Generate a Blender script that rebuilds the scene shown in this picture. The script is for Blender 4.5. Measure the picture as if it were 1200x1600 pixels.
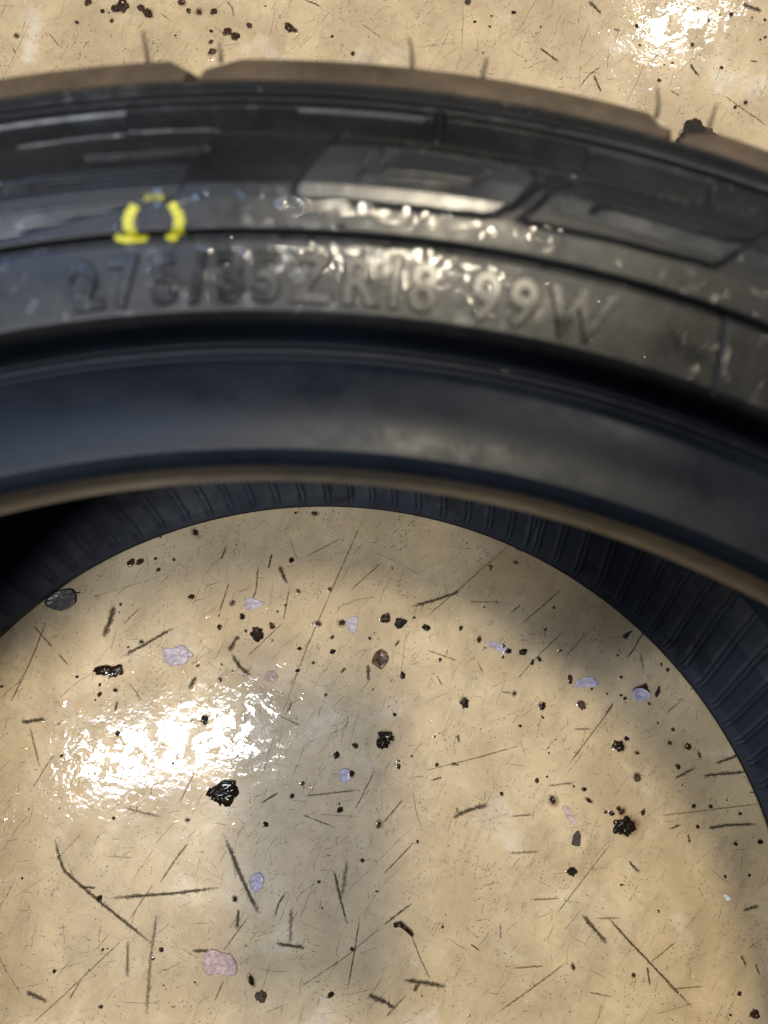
import bpy, bmesh, math, random
import numpy as np
from mathutils import Vector, Matrix, noise as mnoise

for o in list(bpy.data.objects):
    bpy.data.objects.remove(o)
scene = bpy.context.scene
C = scene.collection
rng = random.Random(7)
nrng = np.random.default_rng(11)

# ------------------------------------------------------------------ camera
CAM = np.array([-0.0724, 0.1971, 0.3985])       # metres; tyre axis at x=y=0, floor at z=0
PITCH, ROLL, FPX = 1.5056, 0.4433, 1200.0       # focal length in pixels of the 1200x1600 photograph
_f = np.array([0, math.cos(PITCH), -math.sin(PITCH)])
_r = np.array([1.0, 0, 0]); _u = np.cross(_r, _f)
RT = math.cos(ROLL) * _r + math.sin(ROLL) * _u
UP = -math.sin(ROLL) * _r + math.cos(ROLL) * _u
FW = _f
cd = bpy.data.cameras.new('camera'); cam = bpy.data.objects.new('camera', cd); C.objects.link(cam)
cam.matrix_world = Matrix(((RT[0], UP[0], -FW[0], CAM[0]), (RT[1], UP[1], -FW[1], CAM[1]),
                           (RT[2], UP[2], -FW[2], CAM[2]), (0, 0, 0, 1)))
cd.sensor_fit = 'VERTICAL'; cd.sensor_height = 6.4; cd.sensor_width = 4.8; cd.lens = 4.8
cd.clip_start = 0.005; cd.clip_end = 50
cd.dof.use_dof = True; cd.dof.focus_distance = 0.40; cd.dof.aperture_fstop = 2.1
scene.camera = cam

# ------------------------------------------------------------------ room light
w = bpy.data.worlds.new('World'); scene.world = w; w.use_nodes = True
bg = w.node_tree.nodes['Background']; bg.inputs[0].default_value = (0.72, 0.84, 1.0, 1); bg.inputs[1].default_value = 0.09

def area(name, loc, along, sx, sy, power, col):
    l = bpy.data.lights.new(name, 'AREA'); l.shape = 'RECTANGLE'; l.size = sx; l.size_y = sy
    l.energy = power; l.color = col
    o = bpy.data.objects.new(name, l); C.objects.link(o); o.location = loc
    o.rotation_euler = (0, 0, math.atan2(along[1], along[0]))
    return o
area('ceiling_light_cool', (-0.42, -0.76, 2.6), (0.784, 0.62), 0.70, 0.16, 40, (0.95, 0.97, 1.0))
area('ceiling_light_warm', (0.0, 0.74, 3.6), (-0.43, 0.90), 0.42, 0.24, 70, (1.0, 0.88, 0.66))
area('added_blue_sheen_light', (-1.20, 0.30, 2.6), (0.645, 0.765), 0.60, 0.60, 18, (0.34, 0.55, 1.0))  # added unseen lamp, puts a blue sheen on the tyre's left side
area('ceiling_light_far', (0.16, 2.82, 2.6), (0.47, 0.88), 0.42, 0.14, 28, (1.0, 0.94, 0.84))
vs = scene.view_settings
vs.view_transform = 'Standard'; vs.look = 'None'; vs.exposure = 0.12; vs.gamma = 1.0

# ------------------------------------------------------------------ pixel helpers (photograph pixels -> points)
def ray(x, y):
    return FW + RT * (x - 600) / FPX + UP * (800 - y) / FPX
def on_z(x, y, z=0.0):
    d = ray(x, y); t = (z - CAM[2]) / d[2]
    return CAM + t * d
def zpt(reg, x, y):
    ox, oy, s = reg
    return ox + x * s, oy + y * s
R1 = (0, 0, .5); R2 = (600, 0, .5); R5 = (0, 720, .5); R6 = (600, 720, .5); R7 = (0, 1100, .5); R8 = (600, 1100, .5)
PXM = 0.4 / 1200 / 2            # metres for one pixel of a twice enlarged crop, at floor distance

# ------------------------------------------------------------------ materials
class NT:
    def __init__(s, name):
        s.m = bpy.data.materials.new(name); s.m.use_nodes = True
        s.t = s.m.node_tree; s.b = s.t.nodes['Principled BSDF']; s.out = s.t.nodes['Material Output']
    def n(s, typ, **k):
        nd = s.t.nodes.new(typ)
        for a, v in k.items():
            if a.startswith('i_'):
                nd.inputs[a[2:].replace('_', ' ')].default_value = v
            else:
                setattr(nd, a, v)
        return nd
    def l(s, a, b): s.t.links.new(a, b)
    def set(s, **k):
        for a, v in k.items():
            s.b.inputs[a.replace('_', ' ')].default_value = v
    def obj(s): 
        if not hasattr(s, '_c'): s._c = s.n('ShaderNodeTexCoord').outputs['Object']
        return s._c
    def noise(s, scale, detail=4, rough=.55, vec=None, dist=0):
        nd = s.n('ShaderNodeTexNoise'); nd.inputs['Scale'].default_value = scale
        nd.inputs['Detail'].default_value = detail; nd.inputs['Roughness'].default_value = rough
        nd.inputs['Distortion'].default_value = dist
        s.l(vec if vec is not None else s.obj(), nd.inputs['Vector']); return nd.outputs['Fac']
    def ramp(s, fac, stops, interp='LINEAR'):
        nd = s.n('ShaderNodeValToRGB'); cr = nd.color_ramp; cr.interpolation = interp
        while len(cr.elements) < len(stops): cr.elements.new(.5)
        for e, (p, c) in zip(cr.elements, stops):
            e.position = p; e.color = c if isinstance(c, tuple) else (c, c, c, 1)
        s.l(fac, nd.inputs[0]); return nd.outputs[0]
    def mix(s, fac, a, b, mode='MIX'):
        nd = s.n('ShaderNodeMix', data_type='RGBA', blend_type=mode)
        for i, v in ((0, fac), (6, a), (7, b)):
            if hasattr(v, 'is_linked') or hasattr(v, 'node'): s.l(v, nd.inputs[i])
            else: nd.inputs[i].default_value = v
        return nd.outputs[2]
    def math(s, op, a, b=0.0):
        nd = s.n('ShaderNodeMath', operation=op)
        for i, v in ((0, a), (1, b)):
            if hasattr(v, 'node'): s.l(v, nd.inputs[i])
            else: nd.inputs[i].default_value = v
        return nd.outputs[0]
    def bump(s, h, dist, strength=1.0, normal=None):
        nd = s.n('ShaderNodeBump'); nd.inputs['Distance'].default_value = dist; nd.inputs['Strength'].default_value = strength
        s.l(h, nd.inputs['Height'])
        if normal is not None: s.l(normal, nd.inputs['Normal'])
        return nd.outputs[0]
    def scaled(s, sc, rot=(0, 0, 0)):
        nd = s.n('ShaderNodeMapping'); nd.inputs['Scale'].default_value = sc; nd.inputs['Rotation'].default_value = rot
        s.l(s.obj(), nd.inputs[0]); return nd.outputs[0]

def mat_floor():
    t = NT('cream_floor_coating')
    big = t.noise(9, 5, .6); mid = t.noise(45, 5, .65); fine = t.noise(420, 4, .7)
    base = t.ramp(big, [(.32, (.42, .318, .185, 1)), (.5, (.59, .45, .262, 1)), (.68, (.70, .56, .36, 1))])
    base = t.mix(t.ramp(mid, [(.38, .0), (.62, .5)]), base, (.52, .395, .235, 1))
    pale = t.ramp(t.noise(30, 3, .5, dist=.6), [(.58, 0.), (.70, .45)])
    base = t.mix(pale, base, (.74, .67, .55, 1))
    # grime haze and peppery dirt ground into the coating
    cloud = t.ramp(t.noise(24, 6, .7, dist=.4), [(.40, .62), (.60, 0.)])
    base = t.mix(cloud, base, (.36, .265, .15, 1))
    grime = t.ramp(t.noise(70, 6, .75, t.scaled((1, .35, 1), (0, 0, .5))), [(.52, 0.), (.78, .6)])
    base = t.mix(grime, base, (.23, .175, .10, 1))
    pep = t.n('ShaderNodeTexVoronoi'); pep.inputs['Scale'].default_value = 520; t.l(t.obj(), pep.inputs['Vector'])
    pep2 = t.math('MULTIPLY', t.ramp(pep.outputs['Distance'], [(.13, 1.), (.24, 0.)]), t.ramp(t.noise(60, 3), [(.45, 0.), (.62, 1.)]))
    base = t.mix(t.math('MULTIPLY', pep2, .95), base, (.08, .055, .03, 1))
    pv = t.n('ShaderNodeTexVoronoi'); pv.inputs['Scale'].default_value = 1100; t.l(t.obj(), pv.inputs['Vector'])
    pep3 = t.math('MULTIPLY', t.ramp(pv.outputs['Distance'], [(.12, 1.), (.25, 0.)]), t.ramp(t.noise(140, 3), [(.50, 0.), (.66, 1.)]))
    base = t.mix(t.math('MULTIPLY', pep3, .9), base, (.12, .08, .045, 1))
    # hair-fine scratches running several ways
    for i, (ang, sc, th) in enumerate(((.95, 420, .70), (1.25, 520, .705), (.62, 380, .71), (-.35, 450, .72), (1.6, 500, .72))):
        ln = t.ramp(t.noise(1, 2, .4, t.scaled((9, sc * 1.6, 1), (0, 0, -ang))), [(th, 0.), (th + .03, 1.)])
        base = t.mix(t.math('MULTIPLY', ln, .16), base, (.16, .115, .06, 1))
    t.l(base, t.b.inputs['Base Color'])
    t.l(t.ramp(mid, [(.3, .34), (.7, .52)]), t.b.inputs['Roughness'])
    t.set(Specular_IOR_Level=.35)
    t.l(t.bump(fine, .00012, .5), t.b.inputs['Normal'])
    # water: a broken film with raised edges
    wn = t.noise(95, 5, .6, dist=.35); wn2 = t.noise(330, 4, .6); where = t.noise(7, 2)
    summed = t.math('ADD', t.math('ADD', wn, t.math('MULTIPLY', wn2, .35)), t.math('MULTIPLY', where, .5))
    film = t.ramp(summed, [(.0, 0.), (.905, 0.), (.945, 1.)])
    t.l(t.math('ADD', t.math('MULTIPLY', film, .92), .05), t.b.inputs['Coat Weight'])
    t.set(Coat_Roughness=.075, Coat_IOR=1.40)
    h = t.math('ADD', t.math('MULTIPLY', film, .8), t.math('ADD', t.math('MULTIPLY', t.noise(165, 2, .5), .9), t.math('MULTIPLY', wn2, .12)))
    t.l(t.bump(h, .00026, .5), t.b.inputs['Coat Normal'])
    return t.m

def mat_rubber(name, base, rough, dust_sheen=None, bumpd=.00008, tone=.5, wetness=0.0, spec=.4):
    t = NT(name)
    a = t.noise(38, 5, .65); b = t.noise(260, 4, .65)
    c0 = tuple(x * .75 for x in base) + (1,); c1 = tuple(x * 1.3 for x in base) + (1,)
    col = t.ramp(a, [(.35, c0), (.65, c1)])
    if dust_sheen:
        col = t.mix(t.ramp(t.noise(85, 5, .7), [(.42, 0.), (.72, tone)]), col, dust_sheen + (1,))
    t.l(col, t.b.inputs['Base Color'])
    t.l(t.ramp(t.math('ADD', t.math('MULTIPLY', a, .6), t.math('MULTIPLY', b, .4)), [(.32, max(.05, rough - .13)), (.68, rough + .12)]), t.b.inputs['Roughness'])
    t.set(Specular_IOR_Level=spec)
    if wetness:      # broken water film on the rubber
        wn = t.noise(300, 4, .6, dist=.3)
        wm = t.ramp(t.math('ADD', wn, t.math('MULTIPLY', t.noise(40, 2), .6)), [(.885, 0.), (.93, wetness)])
        t.l(wm, t.b.inputs['Coat Weight']); t.set(Coat_Roughness=.07, Coat_IOR=1.4)
        t.l(t.bump(t.math('ADD', wn, t.noise(800, 2, .5)), .0005, .8), t.b.inputs['Coat Normal'])
    t.l(t.bump(b, bumpd, .6), t.b.inputs['Normal'])
    return t.m

def mat_liner():
    t = NT('wet_inner_liner_rubber')
    a = t.noise(55, 5, .65); b = t.noise(240, 4, .65)
    wet = t.ramp(t.noise(60, 4, .6, dist=.5), [(.58, 0.), (.62, 1.)])
    t.l(t.mix(wet, (.006, .010, .021, 1), (.002, .003, .006, 1)), t.b.inputs['Base Color'])
    t.l(t.mix(wet, t.ramp(a, [(.3, .50), (.7, .66)]), (.62, .62, .62, 1)), t.b.inputs['Roughness'])
    t.set(Specular_IOR_Level=.28)
    t.l(t.bump(b, .00008, .6), t.b.inputs['Normal'])
    return t.m

def mat_water():
    t = NT('clear_water')
    fr = t.n('ShaderNodeFresnel'); fr.inputs[0].default_value = 1.36
    g = t.n('ShaderNodeBsdfGlossy'); g.inputs['Roughness'].default_value = .03
    tr = t.n('ShaderNodeBsdfTransparent'); tr.inputs[0].default_value = (.995, .995, .995, 1)
    mx = t.n('ShaderNodeMixShader'); t.l(fr.outputs[0], mx.inputs[0]); t.l(tr.outputs[0], mx.inputs[1]); t.l(g.outputs[0], mx.inputs[2])
    t.l(mx.outputs[0], t.out.inputs[0]); return t.m

def mat_stain(name, col, lo, hi, scale=900, amax=.9):
    t = NT(name)
    ed = t.n('ShaderNodeAttribute', attribute_name='edge').outputs['Fac']
    al = t.ramp(t.math('ADD', t.noise(scale, 4, .75), t.math('MULTIPLY', t.math('SUBTRACT', ed, 1.0), .32)), [(lo, 0.), (hi, amax)])
    t.set(Base_Color=col + (1,), Roughness=.8, Specular_IOR_Level=.15); t.l(al, t.b.inputs['Alpha']); return t.m

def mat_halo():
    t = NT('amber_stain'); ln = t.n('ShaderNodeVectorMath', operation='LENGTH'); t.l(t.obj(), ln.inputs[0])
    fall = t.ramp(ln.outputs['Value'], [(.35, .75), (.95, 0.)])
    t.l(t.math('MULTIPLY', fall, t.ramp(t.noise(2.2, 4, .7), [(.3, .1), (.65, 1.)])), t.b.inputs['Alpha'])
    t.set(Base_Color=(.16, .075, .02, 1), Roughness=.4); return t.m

def mat_crumb(name, c0, c1, rough=.22):
    t = NT(name); n = t.noise(3.0, 4, .65)
    t.l(t.ramp(n, [(.36, c0 + (1,)), (.66, c1 + (1,))]), t.b.inputs['Base Color'])
    t.set(Roughness=rough + .1, Specular_IOR_Level=.5, Coat_Weight=.45, Coat_Roughness=.10)
    t.l(t.bump(t.noise(7, 5, .75), .25, .7), t.b.inputs['Normal']); return t.m

def mat_petal(name, c0, c1, alpha=.8):
    t = NT(name); n = t.noise(420, 5, .65)
    t.l(t.ramp(n, [(.34, c0 + (1,)), (.62, c1 + (1,))]), t.b.inputs['Base Color'])
    t.set(Roughness=.55, Coat_Weight=.15, Coat_Roughness=.15, Alpha=alpha)
    t.l(t.bump(t.noise(900, 3, .6), .00025, .6), t.b.inputs['Normal']); return t.m

def mat_plain(name, col, rough, **k):
    t = NT(name); n = t.noise(300, 4, .6)
    t.l(t.ramp(n, [(.3, tuple(x * .8 for x in col) + (1,)), (.7, tuple(min(1, x * 1.15) for x in col) + (1,))]), t.b.inputs['Base Color'])
    t.set(Roughness=rough, **k); return t.m

def mat_yellow():
    t = NT('yellow_paint_stamp')
    t.l(t.ramp(t.noise(500, 4, .7), [(.3, (.40, .38, .02, 1)), (.65, (.68, .65, .035, 1))]), t.b.inputs['Base Color'])
    t.l(t.ramp(t.noise(700, 4, .75), [(.30, .15), (.48, 1.)]), t.b.inputs['Alpha'])
    t.set(Roughness=.5); return t.m

M = dict(
    floor=mat_floor(), water=mat_water(),
    side=mat_rubber('sidewall_rubber', (.0095, .0098, .0108), .34, (.020, .0198, .0196), .00009, .4, .8, .30),
    bead=mat_rubber('bead_blue_sheen_rubber', (.006, .0085, .014), .40, (.009, .0125, .020), .00003, .35, 0.0, .22),  # blue of reflected light is put into this base colour
    toe=mat_rubber('bead_toe_floor_reflection', (.06, .047, .034), .42, (.13, .095, .055), .00005, .5),  # brown reflection of the floor, put into the toe's own colour
    tread=mat_rubber('tread_rubber', (.075, .052, .032), .62, (.15, .105, .06), .00012, .6),
    liner=mat_liner(),
    letter=mat_rubber('raised_letter_rubber', (.012, .012, .0125), .23, (.022, .021, .020), .00006, .25, .35, .45),
    face=mat_rubber('smooth_glare_face_rubber', (.028, .028, .029), .30, (.04, .04, .04), .00004, .3, .3, .5),  # paler letter rubber for one letter, its glare partly put into the colour
    yellow=mat_yellow(),
    scuff=mat_stain('dark_scuff', (.045, .033, .018), .17, .48, 1500, .84),
    faint=mat_stain('faint_scuff', (.08, .060, .034), .22, .54, 1300, .62),
    hairline=mat_stain('hairline_scratch', (.09, .060, .026), .16, .55, 900, .75),
    amber=mat_halo(),
    crumb_dark=mat_crumb('wet_black_dirt', (.009, .0055, .0035), (.065, .032, .013)),
    crumb_brown=mat_crumb('wet_brown_dirt', (.028, .013, .005), (.17, .075, .026), .3),
    crumb_tan=mat_crumb('tan_husk', (.05, .026, .012), (.33, .21, .12), .4),
    crumb_red=mat_crumb('reddish_grit', (.16, .05, .03), (.34, .15, .10), .4),
    lilac=mat_petal('lilac_petal', (.34, .28, .36), (.62, .57, .68)),
    pink=mat_petal('pink_petal', (.36, .23, .20), (.66, .50, .48), .8),
    leaf=mat_petal('dark_leaf', (.035, .028, .030), (.095, .078, .078), 1.0),
    flake=mat_petal('black_flake', (.012, .008, .006), (.05, .032, .022), 1.0),
    white=mat_petal('white_flake', (.55, .56, .60), (.75, .76, .8), 1.0),
    scrap=mat_rubber('rubber_scrap', (.012, .010, .008), .30, (.05, .04, .03), .0006, .7),
)

# ------------------------------------------------------------------ object helpers
def mesh_obj(name, verts, faces, mat, parent=None, smooth=True):
    me = bpy.data.meshes.new(name); me.from_pydata([tuple(v) for v in verts], [], faces); me.update()
    if smooth: me.polygons.foreach_set('use_smooth', [True] * len(me.polygons))
    if mat: me.materials.append(mat)
    o = bpy.data.objects.new(name, me); C.objects.link(o)
    if parent: o.parent = parent
    return o
def grid_mesh(name, V, mat, parent=None, wrap_u=True, flip=False):
    """V: (nu, nv, 3); u runs round the tyre, v along the section"""
    nu, nv = V.shape[:2]
    iu = np.arange(nu if wrap_u else nu - 1); iv = np.arange(nv - 1)
    a = (iu[:, None] * nv + iv[None, :]); b = (((iu + 1) % nu)[:, None] * nv + iv[None, :])
    q = np.stack([a, b, b + 1, a + 1], -1).reshape(-1, 4)
    if flip: q = q[:, ::-1]
    me = bpy.data.meshes.new(name)
    me.vertices.add(nu * nv); me.vertices.foreach_set('co', V.reshape(-1).astype(np.float32))
    me.loops.add(len(q) * 4); me.loops.foreach_set('vertex_index', q.reshape(-1).astype(np.int32))
    me.polygons.add(len(q)); me.polygons.foreach_set('loop_start', np.arange(0, len(q) * 4, 4, dtype=np.int32))
    me.polygons.foreach_set('use_smooth', np.ones(len(q), dtype=bool))
    me.update(calc_edges=True); me.validate()
    if mat: me.materials.append(mat)
    o = bpy.data.objects.new(name, me); C.objects.link(o)
    if parent: o.parent = parent
    return o
def tag(o, label, cat, group=None):
    o['label'] = label; o['category'] = cat
    if group: o['group'] = group
    return o

# ================================================================== SETTING: floor
S = 1.6
floor = mesh_obj('floor', [(-S, -S, 0), (S, -S, 0), (S, S, 0), (-S, S, 0)], [(0, 1, 2, 3)], M['floor'], smooth=False)
floor['kind'] = 'structure'

# ================================================================== TYRE
tyre = bpy.data.objects.new('tyre', None); C.objects.link(tyre)
tag(tyre, 'black car tyre lying flat on wet cream floor, marked 275/35ZR18 99W with yellow stamp', 'tyre')
MID = 0.1290
def crisp(pts, d=.00028, step=None):
    """insert points close to each corner so that smooth shading keeps it tight; optionally resample"""
    pts = [np.array(p, float) for p in pts]; out = [pts[0]]
    for i in range(1, len(pts)):
        a, b = pts[i - 1], pts[i]; L = np.linalg.norm(b - a); u = (b - a) / L
        if L > 3 * d:
            inner = [a + u * d]
            if step:
                n = max(1, int((L - 2 * d) / step))
                inner += [a + u * (d + (L - 2 * d) * k / n) for k in range(1, n)]
            inner.append(b - u * d); out += inner
        out.append(b)
    return np.array(out)
def revolve(prof, th, dz=None):
    r = prof[:, 0][None, :]; z = np.repeat(prof[:, 1][None, :], len(th), 0)
    if dz is not None: z = z + dz
    return np.stack([r * np.sin(th)[:, None], r * np.cos(th)[:, None], z], -1)
RAD = math.radians
th_fine = np.concatenate([np.arange(-62, 18, .06), np.arange(18, 298, 1.25)]) * RAD(1)
th_mid = np.arange(0, 360, .6) * RAD(1)

# ---- upper bead: underside, toe, seat, flange face, thin fitting line
toe_prof = crisp([(.2440, .2372), (.2320, .2332), (.2272, .2322), (.2258, .2328), (.2254, .2345), (.2259, .2390)], .0003)
bead_prof = crisp([(.2259, .2390), (.2263, .2418), (.2274, .2455), (.2288, .2472)] + [(r_, .2484 - 12.8 * (r_ - .2335) ** 2) for r_ in np.linspace(.2305, .2494, 16)] + [(.2502, .2462), (.2509, .2462), (.2515, .2447),
                   (.2527, .2430), (.2538, .2445), (.2545, .2522)], .00025)
bead = grid_mesh('bead', revolve(bead_prof, th_mid), M['bead'], tyre)
grid_mesh('bead_toe', revolve(toe_prof, th_mid), M['toe'], bead)

# ---- upper sidewall with moulded relief
SW = [(.2545, .2522), (.2549, .2538), (.2560, .2548), (.2625, .2560), (.2686, .2570), (.2691, .2566), (.2694, .2554), (.2701, .2554),
      (.2704, .2567), (.2710, .2573), (.2760, .2582), (.2790, .2584), (.2830, .2577), (.2870, .2562), (.2905, .2543), (.2915, .2535), (.2922, .2513), (.2960, .2500), (.2995, .2488),
      (.3001, .2500), (.3014, .2497), (.3022, .2478), (.3044, .2464), (.3050, .2474), (.3064, .2466), (.3070, .2436)]
sw_prof = crisp(SW, .00022, .00022)
def z_side(r): return float(np.interp(r, sw_prof[:, 0], sw_prof[:, 1]))
def px_side(x, y):
    z = .256
    for _ in range(6):
        p = on_z(x, y, z); r = math.hypot(p[0], p[1]); z = z_side(r)
    return math.atan2(p[0], p[1]), r
Q1 = (400, 180, 1 / 3); Q2 = (780, 220, .35); Q3 = (0, 180, .35)
def pl(reg, pts): return [zpt(reg, *p) for p in pts]
grooves = [
    pl(Q1, [(430, 85), (330, 160), (215, 290), (180, 340), (178, 378), (210, 402), (400, 410), (620, 430), (860, 455), (1060, 477), (1120, 472), (1180, 435)]) + pl(Q2, [(60, 300), (130, 245), (185, 185)]),
    pl(Q1, [(600, 162), (540, 230), (478, 298), (520, 315), (700, 335), (900, 352), (1010, 345)]),
    pl(Q1, [(600, 162), (800, 183), (1000, 213), (1150, 238)]) + pl(Q2, [(150, 133), (400, 180), (600, 220), (850, 280), (980, 310)]),
    pl(Q1, [(650, 200), (600, 262), (590, 285), (760, 297), (1010, 330), (1060, 320), (1090, 290)]),
    pl(Q2, [(340, 190), (270, 210), (200, 260), (150, 310), (90, 355), (130, 372), (420, 430), (700, 500), (960, 565), (1000, 545), (1065, 500)]),
    pl(Q2, [(410, 325), (440, 300), (500, 305), (700, 355), (900, 415), (1010, 445), (1080, 455), (1150, 440), (1230, 390)]),
    pl(Q3, [(370, 190), (560, 178), (750, 162), (930, 152)]),
    pl(Q3, [(0, 325), (180, 312), (360, 295)]),
]
RM = .280
TH, RR = np.meshgrid(th_fine, sw_prof[:, 0], indexing='ij')
th0 = th_fine; SX = np.where(TH > RAD(40), TH - 2 * math.pi, TH) * RM
H = np.zeros_like(TH)
vis = (th_fine < RAD(17.9)); nv = int(vis.sum())
sx, rr = SX[:nv], RR[:nv]
def seg_dist(poly):
    d = np.full(sx.shape, 1.0); q = [px_side(*p) for p in poly]; q = [(a * RM, r) for a, r in q]
    for (x0, y0), (x1, y1) in zip(q[:-1], q[1:]):
        vx, vy = x1 - x0, y1 - y0; L2 = vx * vx + vy * vy + 1e-16
        t = np.clip(((sx - x0) * vx + (rr - y0) * vy) / L2, 0, 1)
        d = np.minimum(d, np.hypot(sx - x0 - t * vx, rr - y0 - t * vy))
    return d
def in_poly(poly):
    q = [px_side(*p) for p in poly]; q = [(a * RM, r) for a, r in q]; ins = np.zeros(sx.shape, bool)
    for (x0, y0), (x1, y1) in zip(q, q[1:] + q[:1]):
        c = ((y0 > rr) != (y1 > rr)) & (sx < (x1 - x0) * (rr - y0) / (y1 - y0 + 1e-12) + x0); ins ^= c
    return ins
for g in grooves:
    d = seg_dist(g); H[:nv] -= .00095 * np.clip(1 - (d / .00050) ** 2, 0, 1)
hatch = in_poly(pl(Q3, [(80, 130), (560, 75), (985, 65), (790, 370), (400, 450), (0, 560), (-120, 560), (-120, 230)]))
H[:nv] += hatch * (-.00035 + .00007 * np.sin(rr / .0011 * 2 * math.pi))
# bulging letter faces; the first is tilted to catch the lamp glare
face_mask = np.zeros(TH.shape, bool)
for k, poly in enumerate([pl(Q1, [(330, 160), (215, 290), (180, 340), (178, 378), (210, 402), (620, 430), (1060, 477), (1120, 472), (1200, 425), (1300, 300), (1190, 243), (600, 162)]),
                          pl(Q2, [(270, 210), (90, 355), (420, 430), (960, 565), (1065, 500), (1200, 410), (980, 310), (400, 180)])]):
    ins_ = in_poly(poly); H[:nv] += ins_ * (.00045 + (.06 * (rr - .2765) if k == 0 else 0)); face_mask[:nv] |= ins_ & (k == 0)
# radial mould seam over the text band, raised tick near the shoulder
seam = np.abs(sx - RAD(-6.0) * RM + (rr - .263) * .25)
H[:nv] -= ((rr > .2556) & (rr < .2705)) * .0006 * np.clip(1 - (seam / .0005) ** 2, 0, 1)
tick = np.abs(sx - RAD(-18.75) * RM)
H[:nv] += ((rr > .2925) & (rr < .3000)) * .0012 * np.clip(1 - (tick / .0011) ** 2, 0, 1) ** .5
blk = ((np.sin(np.degrees(SX / RM) * .55 + 1.0) > .2) & (RR > .2924) & (RR < .2990))
H -= blk * .0007
side = grid_mesh('sidewall', revolve(sw_prof, th_fine, H), M['side'], tyre)
side.data.materials.append(M['face'])
side.data.polygons.foreach_set('material_index', face_mask[:, :-1].astype(np.int32).reshape(-1))

# ---- size marking, one raised mesh per character
TXT = '275/35ZR18 99W'
dg = None
glyphs = []; cur = 0.0
for ch in TXT:
    if ch == ' ': cur += .42; continue
    cv = bpy.data.curves.new('glyph', 'FONT'); cv.body = ch; cv.size = 1.0; cv.extrude = .03; cv.bevel_depth = .022; cv.bevel_resolution = 1; cv.offset = .026
    cv.resolution_u = 6
    to = bpy.data.objects.new('glyph', cv); C.objects.link(to); bpy.context.view_layer.update()
    dg = bpy.context.evaluated_depsgraph_get()
    me = bpy.data.meshes.new_from_object(to.evaluated_get(dg)); bpy.data.objects.remove(to)
    co = np.array([v.co[:] for v in me.vertices]); x0, x1 = co[:, 0].min(), co[:, 0].max()
    glyphs.append((me, co, cur - x0)); cur += (x1 - x0) + .13
A0, A1 = RAD(-33.2), RAD(-10.7); total = cur - .13
hgt = max(c[:, 1].max() for _, c, _ in glyphs)
for me, co, off in glyphs:
    bm = bmesh.new(); bm.from_mesh(me); bmesh.ops.subdivide_edges(bm, edges=[e for e in bm.edges if e.calc_length() > .25], cuts=2); bmesh.ops.triangulate(bm, faces=bm.faces); bm.to_mesh(me); bm.free()
    co = np.array([v.co[:] for v in me.vertices])
    a = A0 + (co[:, 0] + off) / total * (A1 - A0); r = .2578 + co[:, 1] / hgt * .0088
    z = np.interp(r, sw_prof[:, 0], sw_prof[:, 1]) + co[:, 2] * .0110 + .0001
    me.vertices.foreach_set('co', np.stack([r * np.sin(a), r * np.cos(a), z], -1).reshape(-1).astype(np.float32)); me.update()
    me.materials.clear(); me.materials.append(M['letter'])
    me.polygons.foreach_set('use_smooth', [False] * len(me.polygons))
    o = bpy.data.objects.new('letter', me); C.objects.link(o); o.parent = side

# ---- yellow stamp: broken ring painted on the sidewall
def side_patch(pxs_outer, pxs_inner):
    v, f = [], []
    for (a, b) in zip(pxs_outer, pxs_inner):
        for k in range(5):
            t = k / 4; th, r = px_side(a[0] + (b[0] - a[0]) * t, a[1] + (b[1] - a[1]) * t)
            # follow the moulded hatch closely
            v.append((r * math.sin(th), r * math.cos(th), z_side(r) + .00022))
    for i in range(len(pxs_outer) - 1):
        for k in range(4): f.append((i * 5 + k, i * 5 + k + 1, i * 5 + 6 + k, i * 5 + 5 + k))
    return v, f
def arc(a0, a1, n=14, cx=241, cy=347, ro=(48, 41), ri=(31, 31)):
    o, i_ = [], []
    for k in range(n + 1):
        a = RAD(a0 + (a1 - a0) * k / n); e = 1 + .05 * math.sin(k * 2.1)
        o.append((cx + ro[0] * e * math.cos(a), cy - ro[1] * math.sin(a))); i_.append((cx + ri[0] * math.cos(a), cy - ri[1] * math.sin(a)))
    return o, i_
VV, FF = [], []
for args in ((136, 216), (50, -54)):
    v, f = side_patch(*arc(*args)); FF += [tuple(i + len(VV) for i in q) for q in f]; VV += v
v, f = side_patch([(184, 364), (195, 366), (212, 367), (230, 366)], [(182, 377), (196, 381), (213, 380), (229, 378)]); FF += [tuple(i + len(VV) for i in q) for q in f]; VV += v
ystamp = mesh_obj('yellow_stamp', VV, FF, M['yellow'], side)
v, f = side_patch(*arc(112, 68, 8, ro=(43, 44), ri=(40, 34)))
ft = NT('worn_yellow_paint'); ft.set(Base_Color=(.5, .47, .04, 1), Roughness=.5); ft.l(ft.ramp(ft.noise(900, 4, .7), [(.30, .1), (.65, .7)]), ft.b.inputs['Alpha'])
mesh_obj('yellow_stamp', v, f, ft.m, side)

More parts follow.
